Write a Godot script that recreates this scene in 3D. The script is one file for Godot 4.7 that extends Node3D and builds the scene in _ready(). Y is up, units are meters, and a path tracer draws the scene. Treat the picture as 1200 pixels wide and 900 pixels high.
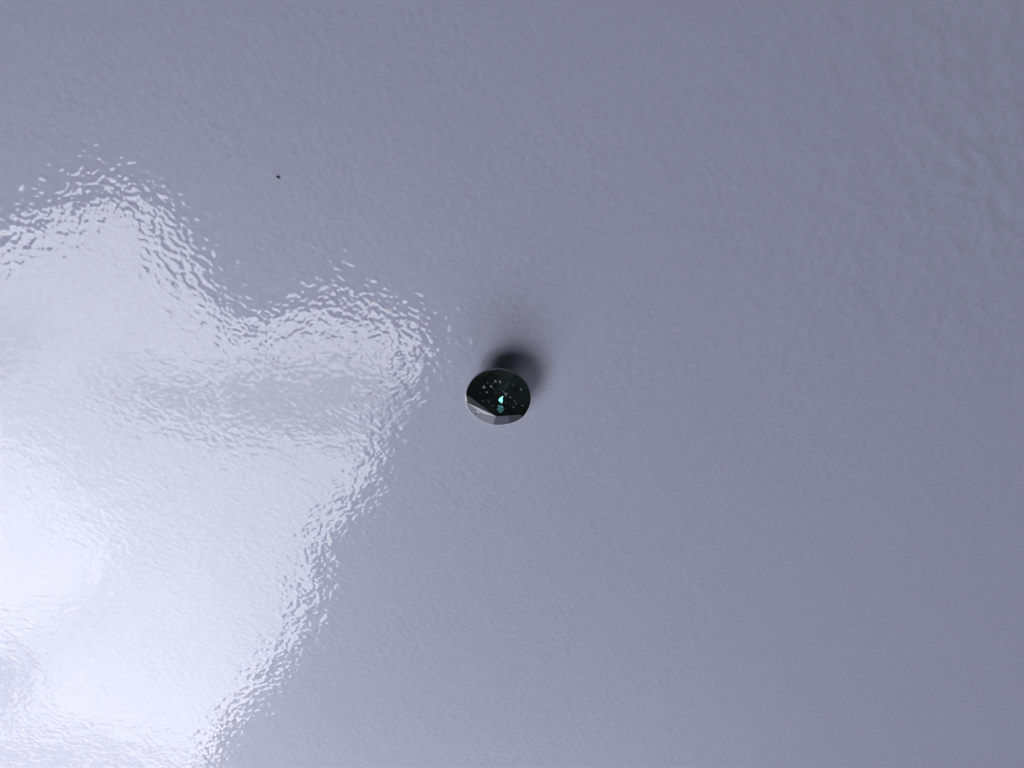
extends Node3D
# A small dark green faceted stone on a sheet of glossy card that mirrors a daylit window.
# Lengths in helpers are millimetres and become metres in the meshes.

const MM := 0.001

func _ready() -> void:
	# ---- camera, surroundings, exposure
	var cam := Camera3D.new()
	cam.name = "camera"
	cam.fov = 51.93
	cam.near = 0.005
	cam.far = 20.0
	add_child(cam)
	var tilt := deg_to_rad(23.0)
	var eye := Vector3(0.0, 79.5 * cos(tilt), -79.5 * sin(tilt)) * MM
	var fwd := Vector3(0.0, -cos(tilt), sin(tilt))
	var up := Vector3(0.0, -sin(tilt), -cos(tilt))
	cam.transform = Transform3D(Basis(fwd.cross(up), up, -fwd), eye)
	cam.current = true
	var env := Environment.new()
	env.background_mode = Environment.BG_COLOR
	env.background_color = Color(0.028, 0.028, 0.031).linear_to_srgb()
	env.tonemap_mode = Environment.TONE_MAPPER_LINEAR
	env.tonemap_exposure = 1.0
	env.sdfgi_enabled = true
	env.ssao_enabled = true
	env.ssil_enabled = true
	var we := WorldEnvironment.new()
	we.name = "surroundings"
	we.environment = env
	add_child(we)
	build_window()
	build_card()
	build_gem()
	build_specks()


# ---------------------------------------------------------------- helpers

func put(called: String, m: Mesh, mat: Material, parent: Node = self) -> MeshInstance3D:
	var o := MeshInstance3D.new()
	o.name = called
	o.mesh = m
	o.material_override = mat
	o.cast_shadow = GeometryInstance3D.SHADOW_CASTING_SETTING_ON
	parent.add_child(o, true)
	return o

func tag(o: Node, label: String, category: String) -> void:
	o.set_meta("label", label)
	o.set_meta("category", category)

func tri(st: SurfaceTool, a: Vector3, b: Vector3, c: Vector3, out: Vector3) -> void:
	# a flat triangle whose front faces «out» (Godot's front faces run clockwise)
	var n := (b - a).cross(c - a)
	if n.length() < 1e-9:
		return
	n = n.normalized()
	var p := [a, b, c]
	if n.dot(out) > 0.0:
		p = [a, c, b]
	else:
		n = -n
	st.set_normal(n)
	for q in p:
		st.add_vertex(q * MM)

func begin() -> SurfaceTool:
	var st := SurfaceTool.new()
	st.begin(Mesh.PRIMITIVE_TRIANGLES)
	st.set_smooth_group(-1)
	return st


# ---------------------------------------------------------------- the window that lights the card

func pane(flat: Array, front: float, thick: float) -> ArrayMesh:
	# a thin slab with a curved outline; its face lies «front» mm before the window's plane
	var pts := PackedVector2Array()
	for i in range(0, flat.size(), 2):
		pts.append(Vector2(flat[i], flat[i + 1]))
	var st := begin()
	var idx := Geometry2D.triangulate_polygon(pts)
	for i in range(0, idx.size(), 3):
		var a := pts[idx[i]]
		var b := pts[idx[i + 1]]
		var c := pts[idx[i + 2]]
		tri(st, Vector3(a.x, a.y, front), Vector3(b.x, b.y, front), Vector3(c.x, c.y, front), Vector3(0, 0, 1))
		tri(st, Vector3(a.x, a.y, front - thick), Vector3(b.x, b.y, front - thick), Vector3(c.x, c.y, front - thick), Vector3(0, 0, -1))
	var cw := 1.0 if Geometry2D.is_polygon_clockwise(pts) else -1.0
	for i in pts.size():
		var a := pts[i]
		var b := pts[(i + 1) % pts.size()]
		var e := b - a
		var o := Vector3(-e.y, e.x, 0) * cw
		tri(st, Vector3(a.x, a.y, front), Vector3(b.x, b.y, front), Vector3(b.x, b.y, front - thick), o)
		tri(st, Vector3(a.x, a.y, front), Vector3(b.x, b.y, front - thick), Vector3(a.x, a.y, front - thick), o)
	return st.commit()

var uneven: NoiseTexture2D

func glow(level: float) -> StandardMaterial3D:
	if uneven == null:
		# the hazy glass is not equally bright all over
		uneven = NoiseTexture2D.new()
		uneven.width = 512
		uneven.height = 512
		uneven.seamless = true
		uneven.normalize = true
		var fn := FastNoiseLite.new()
		fn.seed = 8
		fn.frequency = 0.014
		fn.fractal_octaves = 3
		uneven.noise = fn
		var ramp := Gradient.new()
		ramp.offsets = PackedFloat32Array([0.0, 0.35, 0.65, 1.0])
		ramp.colors = PackedColorArray([Color(0.45, 0.45, 0.45), Color(0.78, 0.78, 0.78), Color(0.88, 0.88, 0.88), Color(1, 1, 1)])
		uneven.color_ramp = ramp
	var m := StandardMaterial3D.new()
	m.albedo_color = Color(0.1, 0.1, 0.11)
	m.roughness = 0.9
	m.emission_enabled = true
	m.emission = Color(0.90, 0.915, 1.0).linear_to_srgb()
	m.emission_energy_multiplier = level * 1.23
	m.emission_operator = BaseMaterial3D.EMISSION_OP_MULTIPLY
	m.emission_texture = uneven
	m.uv1_triplanar = true
	m.uv1_scale = Vector3(24, 24, 24)
	return m

func build_window() -> void:
	var w := Node3D.new()
	w.name = "window"
	tag(w, "bright daylit window mirrored as the white patch in the glossy card", "window")
	add_child(w)
	var n := Vector3(0.40119491, -0.77492932, -0.48839246)
	var au := Vector3(-0.77271431, 0.0, -0.63475396)
	w.transform = Transform3D(Basis(au, n.cross(au), n), Vector3(-0.19836464, 0.30997173, 0.210415))
	put("glow_pane", pane([197, 30, 156, 74, 150, 94, 136, 118, 130, 139, 114, 144, 86, 130, 57, 117, 31, 110, 20, 116, 13, 133, -0, 151, -23, 165, -48, 179, -64, 184, -68, 169, -76, 147, -79, 128, -77, 113, -81, 102, -89, 85, -86, 54, -85, 30, -98, 2, -104, -25, -99, -52, -97, -79, -99, -95, -112, -124, 24, -187], 0, 3), glow(8.4), w)  # outlines and brightness zones shaped to give the mirrored patch
	put("glow_pane", pane([83, 42, 30, 72, -5, 107, -41, 138, -76, 145, -78, 127, -76, 112, -77, 105, -49, 89, -10, 65, 28, 46, 55, 38], 2, 1), glow(3.5), w)
	put("glow_pane", pane([150, -30, 103, 7, 71, 24, 32, 37, -11, 64, -51, 87, -79, 104, -87, 84, -84, 54, -84, 29, -96, 2, -102, -26, -98, -51, -95, -78, -98, -95, -64, -101, -25, -98, -4, -99, -4, -83, 11, -76, 26, -94, 69, -131], 2, 1), glow(7.9), w)
	put("glow_pane", pane([179, 7, 133, 45, 115, 51, 102, 46, 100, 28, 109, 14, 157, -21], 2, 1), glow(6.0), w)
	put("glow_pane", pane([144, -36, 91, -10, 63, -7, 32, -15, 6, -29, 1, -49, 15, -71, 30, -89, 74, -125], 4, 1), glow(10.8), w)
	put("glow_pane", pane([-9, -41, -34, -24, -72, -29, -100, -33, -97, -51, -95, -78, -96, -94, -62, -99, -28, -95, -8, -95, -7, -71], 4, 1), glow(8.6), w)
	put("glow_pane", pane([24, -188, -111, -126, -168, -157, -436, -72, -682, -182, -421, -258, -98, -340], 4, 1), glow(9.8), w)  # added unseen pane, brightens the card from below
	put("glow_pane", pane([43, -164, -3, -132, -22, -120, -68, -107, -100, -104, -110, -124, 25, -186], 4, 1), glow(3.8), w)
	put("glow_pane", pane([66, -135, 22, -99, 7, -94, -3, -102, -3, -119, 0, -128, 44, -163], 4, 1), glow(4.6), w)
	var l := AreaLight3D.new()
	l.name = "daylight"
	l.area_size = Vector2(0.08, 0.048)
	l.area_normalize_energy = true
	l.light_energy = 0.0006
	l.light_color = Color(0.95, 0.96, 1.0)
	l.shadow_enabled = true
	l.area_range = 4.0
	l.area_attenuation = 2.0
	w.add_child(l)
	l.transform = Transform3D(Basis(Vector3(1, 0, 0), Vector3(0, -1, 0), Vector3(0, 0, -1)), Vector3(-0.009, -0.018, 0.007))


# ---------------------------------------------------------------- the card

func axis(lo: float, hi: float, step: float, far: float) -> PackedFloat32Array:
	# even steps between lo and hi, growing ones out to «far»
	var a := PackedFloat32Array()
	var out := []
	var x := lo
	var d := step
	while x > -far:
		d *= 1.12
		x -= d
		out.push_front(maxf(x, -far))
	for v in out:
		a.append(v)
	var n := int(round((hi - lo) / step))
	for i in n + 1:
		a.append(lo + (hi - lo) * i / n)
	x = hi
	d = step
	while x < far:
		d *= 1.12
		x += d
		a.append(minf(x, far))
	return a

func build_card() -> void:
	var xs := axis(-68.0, 68.0, 0.12, 150.0)
	var zs := axis(-37.0, 56.0, 0.12, 130.0)
	var nx := xs.size()
	var nz := zs.size()
	var dimple := FastNoiseLite.new()
	dimple.noise_type = FastNoiseLite.TYPE_SIMPLEX_SMOOTH
	dimple.seed = 11
	dimple.frequency = 1.0 / 0.75
	dimple.fractal_type = FastNoiseLite.FRACTAL_FBM
	dimple.fractal_octaves = 2
	dimple.fractal_gain = 0.3
	dimple.fractal_lacunarity = 2.1
	var wrinkle := FastNoiseLite.new()
	wrinkle.noise_type = FastNoiseLite.TYPE_SIMPLEX_SMOOTH
	wrinkle.seed = 5
	wrinkle.frequency = 1.0 / 2.5
	wrinkle.fractal_octaves = 2
	var wave := FastNoiseLite.new()
	wave.noise_type = FastNoiseLite.TYPE_SIMPLEX_SMOOTH
	wave.seed = 23
	wave.frequency = 1.0 / 22.0
	wave.fractal_type = FastNoiseLite.FRACTAL_NONE
	var pimple := FastNoiseLite.new()
	pimple.noise_type = FastNoiseLite.TYPE_SIMPLEX_SMOOTH
	pimple.seed = 47
	pimple.frequency = 1.0 / 1.2
	pimple.fractal_type = FastNoiseLite.FRACTAL_NONE
	var grain := FastNoiseLite.new()
	grain.noise_type = FastNoiseLite.TYPE_SIMPLEX_SMOOTH
	grain.seed = 71
	grain.frequency = 1.0 / 0.52
	grain.fractal_type = FastNoiseLite.FRACTAL_NONE
	var patch := FastNoiseLite.new()
	patch.noise_type = FastNoiseLite.TYPE_SIMPLEX_SMOOTH
	patch.seed = 31
	patch.frequency = 1.0 / 11.0
	var h := PackedFloat32Array()
	h.resize(nx * nz)
	var ca := cos(0.35)
	var sa := sin(0.35)
	for j in nz:
		var z := zs[j]
		for i in nx:
			var x := xs[i]
			var u := (x * ca + z * sa) * 0.8
			var v := z * ca - x * sa
			var fade := 1.0
			if absf(x) > 69.0 or z < -38.0 or z > 57.0:
				fade = 0.0
			var y := wrinkle.get_noise_2d(u, v * 0.8) * (9.0 + 34.0 * smoothstep(0.0, 45.0, x) * smoothstep(12.0, -22.0, z)) + wave.get_noise_2d(x, z) * 14.0
			if fade > 0.0:
				y += dimple.get_noise_2d(u, v) * (6.2 + 8.5 * patch.get_noise_2d(x, z)) * (1.0 - 0.55 * smoothstep(0.0, 50.0, x) * smoothstep(-10.0, 35.0, z)) + maxf(0.0, pimple.get_noise_2d(u, v) - 0.4) * 18.0 + grain.get_noise_2d(x, z) * (3.7 - 0.8 * smoothstep(-5.0, 15.0, x))
			h[j * nx + i] = y * 0.001    # micrometres to millimetres
	var pos := PackedVector3Array()
	var nor := PackedVector3Array()
	pos.resize(nx * nz)
	nor.resize(nx * nz)
	for j in nz:
		var j0 := maxi(j - 1, 0)
		var j1 := mini(j + 1, nz - 1)
		var dz := zs[j1] - zs[j0]
		for i in nx:
			var i0 := maxi(i - 1, 0)
			var i1 := mini(i + 1, nx - 1)
			var k := j * nx + i
			pos[k] = Vector3(xs[i], h[k], zs[j]) * MM
			nor[k] = Vector3((h[j * nx + i0] - h[j * nx + i1]) / (xs[i1] - xs[i0]), 1.0, (h[j0 * nx + i] - h[j1 * nx + i]) / dz).normalized()
	var idx := PackedInt32Array()
	idx.resize((nx - 1) * (nz - 1) * 6)
	var at := 0
	for j in nz - 1:
		for i in nx - 1:
			var k := j * nx + i
			idx[at] = k
			idx[at + 1] = k + 1
			idx[at + 2] = k + nx
			idx[at + 3] = k + 1
			idx[at + 4] = k + nx + 1
			idx[at + 5] = k + nx
			at += 6
	# the card's underside and edges, 0.4 mm thick
	var under := pos.size()
	var low := -0.4 * MM
	var c := [Vector3(xs[0], 0, zs[0]) * MM, Vector3(xs[nx - 1], 0, zs[0]) * MM, Vector3(xs[nx - 1], 0, zs[nz - 1]) * MM, Vector3(xs[0], 0, zs[nz - 1]) * MM]
	for i in 4:
		c[i].y = low
		pos.append(c[i])
		nor.append(Vector3.DOWN)
	for k in [0, 2, 1, 0, 3, 2]:
		idx.append(under + k)
	for s in 4:
		var a: Vector3 = c[s]
		var b: Vector3 = c[(s + 1) % 4]
		var o: Vector3 = (b - a).normalized().cross(Vector3.UP) * 1.0
		var first := pos.size()
		for q in [a, b, b + Vector3(0, -low, 0), a + Vector3(0, -low, 0)]:
			pos.append(q)
			nor.append(o)
		for k in [0, 1, 2, 0, 2, 3]:
			idx.append(first + k)
	var arr := []
	arr.resize(Mesh.ARRAY_MAX)
	arr[Mesh.ARRAY_VERTEX] = pos
	arr[Mesh.ARRAY_NORMAL] = nor
	arr[Mesh.ARRAY_INDEX] = idx
	var m := ArrayMesh.new()
	m.add_surface_from_arrays(Mesh.PRIMITIVE_TRIANGLES, arr)
	var mat := StandardMaterial3D.new()
	mat.albedo_color = Color(0.44, 0.445, 0.565).linear_to_srgb()
	mat.roughness = 0.42
	var fibre := NoiseTexture2D.new()
	fibre.width = 1024
	fibre.height = 1024
	fibre.seamless = true
	var fn := FastNoiseLite.new()
	fn.seed = 3
	fn.noise_type = FastNoiseLite.TYPE_SIMPLEX_SMOOTH
	fn.frequency = 0.06
	fn.fractal_octaves = 3
	fibre.noise = fn
	var ramp := Gradient.new()
	ramp.offsets = PackedFloat32Array([0.0, 1.0])
	ramp.colors = PackedColorArray([Color(0.95, 0.95, 0.955), Color(1, 1, 1)])
	fibre.color_ramp = ramp
	mat.albedo_texture = fibre
	mat.uv1_triplanar = true
	mat.uv1_scale = Vector3(22, 22, 22)
	mat.metallic_specular = 0.5
	mat.clearcoat_enabled = true
	mat.clearcoat = 1.0
	mat.clearcoat_roughness = 0.02
	var o := put("card_surface", m, mat)
	o.set_meta("kind", "structure")
	o.set_meta("label", "glossy pale lavender card under the stone, finely dimpled")


# ---------------------------------------------------------------- the stone

func facet(called: String, pts: Array, out: Vector3, mat: Material, parent: Node) -> void:
	var st := begin()
	for i in range(1, pts.size() - 1):
		tri(st, pts[0], pts[i], pts[i + 1], out)
	put(called, st.commit(), mat, parent)

func build_gem() -> void:
	var g := Node3D.new()
	g.name = "gemstone"
	tag(g, "small round blackish green faceted gemstone with a bright teal glint, on glossy card", "gemstone")
	add_child(g)
	var glass := crystal(Color(0.45, 0.60, 0.55), 0.0, 0.0)       # table and crown: polished
	var slate := matte(Color(0.070, 0.072, 0.102))  # slate tone of the reflection painted onto the lower crown facet
	var pale := matte(Color(0.19, 0.195, 0.225))  # grey of the mirrored window painted into the lower left facet
	var bright := matte(Color(0.50, 0.51, 0.55))  # highlight colour for the edge strip and lighter slivers
	var slate_dark := matte(Color(0.035, 0.037, 0.048))  # darker copy, dims one end of the painted slate tone
	var dull := matte(Color(0.040, 0.042, 0.050))
	var deep_green := crystal(Color(0.050, 0.056, 0.052), 0.92, 0.2)
	var pale_rim := matte(Color(0.55, 0.56, 0.62))  # bright rim line painted as a pale girdle
	var flash := StandardMaterial3D.new()     # added metal plates that mirror the window as a teal glint
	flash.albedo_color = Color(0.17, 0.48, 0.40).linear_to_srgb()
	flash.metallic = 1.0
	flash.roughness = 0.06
	var faint := StandardMaterial3D.new()  # dimmer metal for the added plates below the glint
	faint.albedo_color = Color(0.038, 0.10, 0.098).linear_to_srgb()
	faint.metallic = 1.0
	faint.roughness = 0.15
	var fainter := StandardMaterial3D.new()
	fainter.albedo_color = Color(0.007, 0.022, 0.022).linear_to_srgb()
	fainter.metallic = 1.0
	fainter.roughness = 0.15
	var sparkle := StandardMaterial3D.new()  # pale colour standing in for sparkles
	sparkle.albedo_color = Color(0.85, 0.9, 0.88).linear_to_srgb()
	sparkle.roughness = 0.7
	var R := 3.2
	var n := 36
	var top := 0.34          # table above the girdle's middle
	var band := 0.14
	var low := -2.3          # the culet
	# corners of the crown: angle in degrees (0 right, 90 towards the lower edge of the picture), share of the radius
	var corners := [[171.0, 0.95], [97.0, 0.62], [38.0, 0.89], [346.0, 0.87], [300.0, 0.85], [258.0, 0.86], [217.0, 0.88], [188.0, 0.93]]
	var T := []
	for c in corners:
		var a := deg_to_rad(c[0])
		T.append(Vector3(cos(a) * c[1] * R, top, sin(a) * c[1] * R))
	T[0].y = 0.31
	facet("table_facet", T.slice(1), Vector3.UP, glass, g)
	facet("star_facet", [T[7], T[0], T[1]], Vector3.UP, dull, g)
	# the girdle's upper edge rises and falls with the crown facets that end on it
	var slope := [11.0, 14.0, 26.0, 30.0, 30.0, 30.0, 32.0, 30.0]
	var step := TAU / n
	var rim := []
	rim.resize(n)
	rim.fill(Vector3.ZERO)
	var runs := []
	for i in T.size():
		var i2 := (i + 1) % T.size()
		var ka := int(round(corners[i][0] / 360.0 * n))
		var kb := int(round(corners[i2][0] / 360.0 * n))
		if kb >= ka:
			kb -= n
		runs.append([ka, kb])
		var e: Vector3 = T[i2] - T[i]
		var out := Vector3(e.z, 0, -e.x).normalized()
		if out.dot(T[i]) < 0.0:
			out = -out
		for k in range(kb, ka + 1):
			var p := Vector3(cos(k * step) * R, 0, sin(k * step) * R)
			p.y = clampf(top - (p - T[i]).dot(out) * tan(deg_to_rad(slope[i])), -0.12, top - 0.03)
			var at := posmod(k, n)
			if (k == kb or k == ka) and rim[at] != Vector3.ZERO:
				p.y = (p.y + rim[at].y) * 0.5
			rim[at] = p
	for i in T.size():
		var i2 := (i + 1) % T.size()
		var ka: int = runs[i][0]
		var kb: int = runs[i][1]
		var skin: Material = glass
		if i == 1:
			skin = slate
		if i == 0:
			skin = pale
			# a narrow strip along the crown's edge, its highlight put into the colour
			var inner: Vector3 = T[0].lerp(T[1], 0.62) + Vector3(-0.17, -0.05, 0.34)
			var first: Vector3 = T[0].lerp(T[1], 0.06) + Vector3(-0.02, -0.004, 0.05)
			facet("crown_highlight", [T[0], T[1], inner, first], Vector3.UP, bright, g)
			# light and dark slivers break up the painted reflection on that side
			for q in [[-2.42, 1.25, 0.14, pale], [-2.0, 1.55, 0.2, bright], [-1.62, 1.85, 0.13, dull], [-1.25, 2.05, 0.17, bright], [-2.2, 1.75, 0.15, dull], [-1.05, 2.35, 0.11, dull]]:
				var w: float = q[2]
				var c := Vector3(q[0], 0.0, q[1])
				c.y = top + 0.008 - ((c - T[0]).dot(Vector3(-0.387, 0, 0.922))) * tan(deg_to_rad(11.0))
				facet("crown_sliver", [c + Vector3(-w, 0.02, -w * 0.4), c + Vector3(w * 0.2, 0.03, -w), c + Vector3(w, 0.02, w * 0.3), c + Vector3(-w * 0.2, 0.0, w * 0.8)], Vector3.UP, q[3], g)
		var whole := [T[i2], T[i]]
		for k in range(ka, kb - 1, -1):
			whole.append(rim[posmod(k, n)])
		if i < 2 and whole.size() > 6:
			# two facets side by side
			var cut := 2 + int(whole.size() - 2) / 2
			var mid: Vector3 = (T[i] + T[i2]) * 0.5
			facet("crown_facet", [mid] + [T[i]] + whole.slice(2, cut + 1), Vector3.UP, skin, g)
			facet("crown_facet", [T[i2], mid] + whole.slice(cut), Vector3.UP, slate_dark if i == 1 else skin, g)
		else:
			facet("crown_facet", whole, Vector3.UP, skin, g)
	# pale girdle flares only along the lower side, shaped to draw a bright rim
	var rim1 := []
	var rim2 := []
	var gs := begin()
	for k in n:
		var p: Vector3 = rim[k]
		var wide := 0.09 * smoothstep(-0.45, 0.1, p.z / R)
		rim1.append(Vector3(p.x * (1.0 + wide / R), p.y - 0.03 - wide * 0.5, p.z * (1.0 + wide / R)))
		rim2.append(Vector3(p.x, -0.12 - band, p.z))
	for k in n:
		var k2 := (k + 1) % n
		var out: Vector3 = (rim[k] + rim[k2]).normalized()
		var o2 := out + Vector3.UP
		tri(gs, rim[k], rim[k2], rim1[k2], o2)
		tri(gs, rim[k], rim1[k2], rim1[k], o2)
		tri(gs, rim1[k], rim1[k2], rim2[k2], out)
		tri(gs, rim1[k], rim2[k2], rim2[k], out)
	put("girdle", gs.commit(), pale_rim, g)
	# pavilion: nine mains and the lower halves between them, down to a blunt culet
	var Q := []
	var m := 9
	for k in m:
		var a := TAU * (k + 0.5) / m
		Q.append(Vector3(cos(a) * 0.6, low, sin(a) * 0.6))
	for k in m:
		var am := TAU * k / m
		var k0 := posmod(k * 4 - 2, n)
		var k1 := (k * 4 + 2) % n
		var qa: Vector3 = Q[posmod(k - 1, m)]
		var qb: Vector3 = Q[k]
		var ea: Vector3 = qa.lerp(rim2[k0], 0.35)
		var eb: Vector3 = qb.lerp(rim2[k1], 0.35)
		var outm := Vector3(cos(am), -0.8, sin(am))
		facet("pavilion_facet", [qa, ea, rim2[k * 4], eb, qb], outm, deep_green, g)
		for s in 2:
			facet("lower_half_facet", [ea, rim2[posmod(k0 + s, n)], rim2[posmod(k0 + s + 1, n)]], outm, deep_green, g)
			facet("lower_half_facet", [eb, rim2[(k * 4 + s) % n], rim2[(k * 4 + s + 1) % n]], outm, deep_green, g)
	facet("culet", Q, Vector3.DOWN, deep_green, g)
	# metal plates added inside the stone for its teal glint: centre, half size along and across, turn, tilt, towards
	for f in [
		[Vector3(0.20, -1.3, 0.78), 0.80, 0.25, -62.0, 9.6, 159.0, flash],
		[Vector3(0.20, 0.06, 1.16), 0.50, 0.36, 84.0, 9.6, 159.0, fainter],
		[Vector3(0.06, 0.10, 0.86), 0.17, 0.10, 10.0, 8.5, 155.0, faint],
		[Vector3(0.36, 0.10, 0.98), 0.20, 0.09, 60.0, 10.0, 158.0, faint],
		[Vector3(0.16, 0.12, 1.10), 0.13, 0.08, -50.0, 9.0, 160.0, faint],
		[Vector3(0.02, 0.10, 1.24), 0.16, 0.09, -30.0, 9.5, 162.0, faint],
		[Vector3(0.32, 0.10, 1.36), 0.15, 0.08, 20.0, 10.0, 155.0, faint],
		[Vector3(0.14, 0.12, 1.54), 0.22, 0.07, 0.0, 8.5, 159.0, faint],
	]:
		var nrm := Vector3(cos(deg_to_rad(f[5])) * sin(deg_to_rad(f[4])), cos(deg_to_rad(f[4])), sin(deg_to_rad(f[5])) * sin(deg_to_rad(f[4])))
		var along := Vector3(cos(deg_to_rad(f[3])), 0, sin(deg_to_rad(f[3])))
		along = (along - nrm * along.dot(nrm)).normalized()
		var across := nrm.cross(along)
		var c: Vector3 = f[0]
		facet("glint_plate", [c + along * f[1], c + (along * 0.35 * f[1] + across * f[2]), c + (across * f[2] * 0.8 - along * 0.6 * f[1]), c - along * f[1], c - across * f[2] * 0.9 - along * 0.2 * f[1]], Vector3.UP, f[6], g)
	# pale flakes just under the table, its small sparkles painted in
	var rng := RandomNumberGenerator.new()
	rng.seed = 4
	var spots := [[-0.24, -2.05, 0.20], [0.22, -1.98, 0.13], [0.12, -2.1, 0.07], [-1.36, -1.29, 0.17], [-0.66, -1.45, 0.12], [-0.53, -1.18, 0.10], [-1.08, -0.74, 0.13], [-1.0, -1.85, 0.07], [0.81, -0.63, 0.17], [0.76, -0.42, 0.10], [0.53, -0.88, 0.08], [1.19, -0.26, 0.11], [2.25, -1.12, 0.13], [1.63, 0.17, 0.10], [-0.48, 0.77, 0.09], [1.5, 0.9, 0.08], [2.4, 0.7, 0.09], [-0.9, 0.3, 0.06]]
	for k in 22:
		var a := rng.randf_range(0.0, TAU)
		var d := sqrt(rng.randf()) * 2.1
		spots.append([0.2 + cos(a) * d, -0.45 + sin(a) * d * 0.8, rng.randf_range(0.03, 0.075)])
	for f in spots:
		var pts := []
		for k in 5:
			var a := TAU * k / 5.0 + rng.randf_range(-0.4, 0.4)
			var r: float = f[2] * rng.randf_range(0.45, 1.25)
			pts.append(Vector3(f[0] + cos(a) * r, top - 0.06 - rng.randf_range(0.0, 0.05), f[1] + sin(a) * r))
		facet("sparkle_flake", pts, Vector3.UP, sparkle, g)
	# it stands on the culet, leaning a little towards the window
	var lean := Basis(Vector3(0, 0, 1), deg_to_rad(2.0)) * Basis(Vector3(1, 0, 0), deg_to_rad(7.5))
	var lowest := 1e9
	for q in Q:
		lowest = minf(lowest, (lean * q).y)
	g.transform = Transform3D(lean, Vector3(-1.35, -lowest + 0.004, 0.45) * MM)


func matte(c: Color) -> StandardMaterial3D:
	# matte facets, the tone of their reflections put into the colour
	var m := StandardMaterial3D.new()
	m.albedo_color = c.linear_to_srgb()
	m.roughness = 0.55
	m.metallic_specular = 0.2
	return m


func crystal(c: Color, alpha: float, rough: float) -> StandardMaterial3D:
	var m := StandardMaterial3D.new()
	m.albedo_color = c.linear_to_srgb()
	m.albedo_color.a = alpha
	m.roughness = rough
	m.refraction_enabled = true
	m.refraction_scale = 0.055
	return m


# ---------------------------------------------------------------- specks

func speck(called: String, size: Vector3, turn: float, where: Vector3, mat: Material, sd: int) -> MeshInstance3D:
	var st := begin()
	var rng := RandomNumberGenerator.new()
	rng.seed = sd
	var rings := []
	for j in 4:
		var ring := []
		for i in 7:
			var a := TAU * i / 7.0
			var p := PI * (j + 0.5) / 4.0
			var w := rng.randf_range(0.75, 1.2)
			ring.append(Vector3(cos(a) * sin(p) * w, cos(p), sin(a) * sin(p) * w) * size)
		rings.append(ring)
	for j in 3:
		for i in 7:
			var i2 := (i + 1) % 7
			var o: Vector3 = rings[j][i] + rings[j + 1][i2]
			tri(st, rings[j][i], rings[j][i2], rings[j + 1][i2], o)
			tri(st, rings[j][i], rings[j + 1][i2], rings[j + 1][i], o)
	for i in range(1, 6):
		tri(st, rings[0][0], rings[0][i], rings[0][i + 1], Vector3.UP)
		tri(st, rings[3][0], rings[3][i], rings[3][i + 1], Vector3.DOWN)
	var o := put(called, st.commit(), mat)
	o.position = where * MM
	o.rotation.y = turn
	return o

func build_specks() -> void:
	var dark := StandardMaterial3D.new()
	dark.albedo_color = Color(0.05, 0.05, 0.06).linear_to_srgb()
	dark.roughness = 0.8
	var o := speck("dust_speck", Vector3(0.22, 0.06, 0.11), -0.55, Vector3(-21.2, 0.05, -20.4), dark, 3)
	tag(o, "tiny black dust speck on the card, up and left of the stone", "speck")
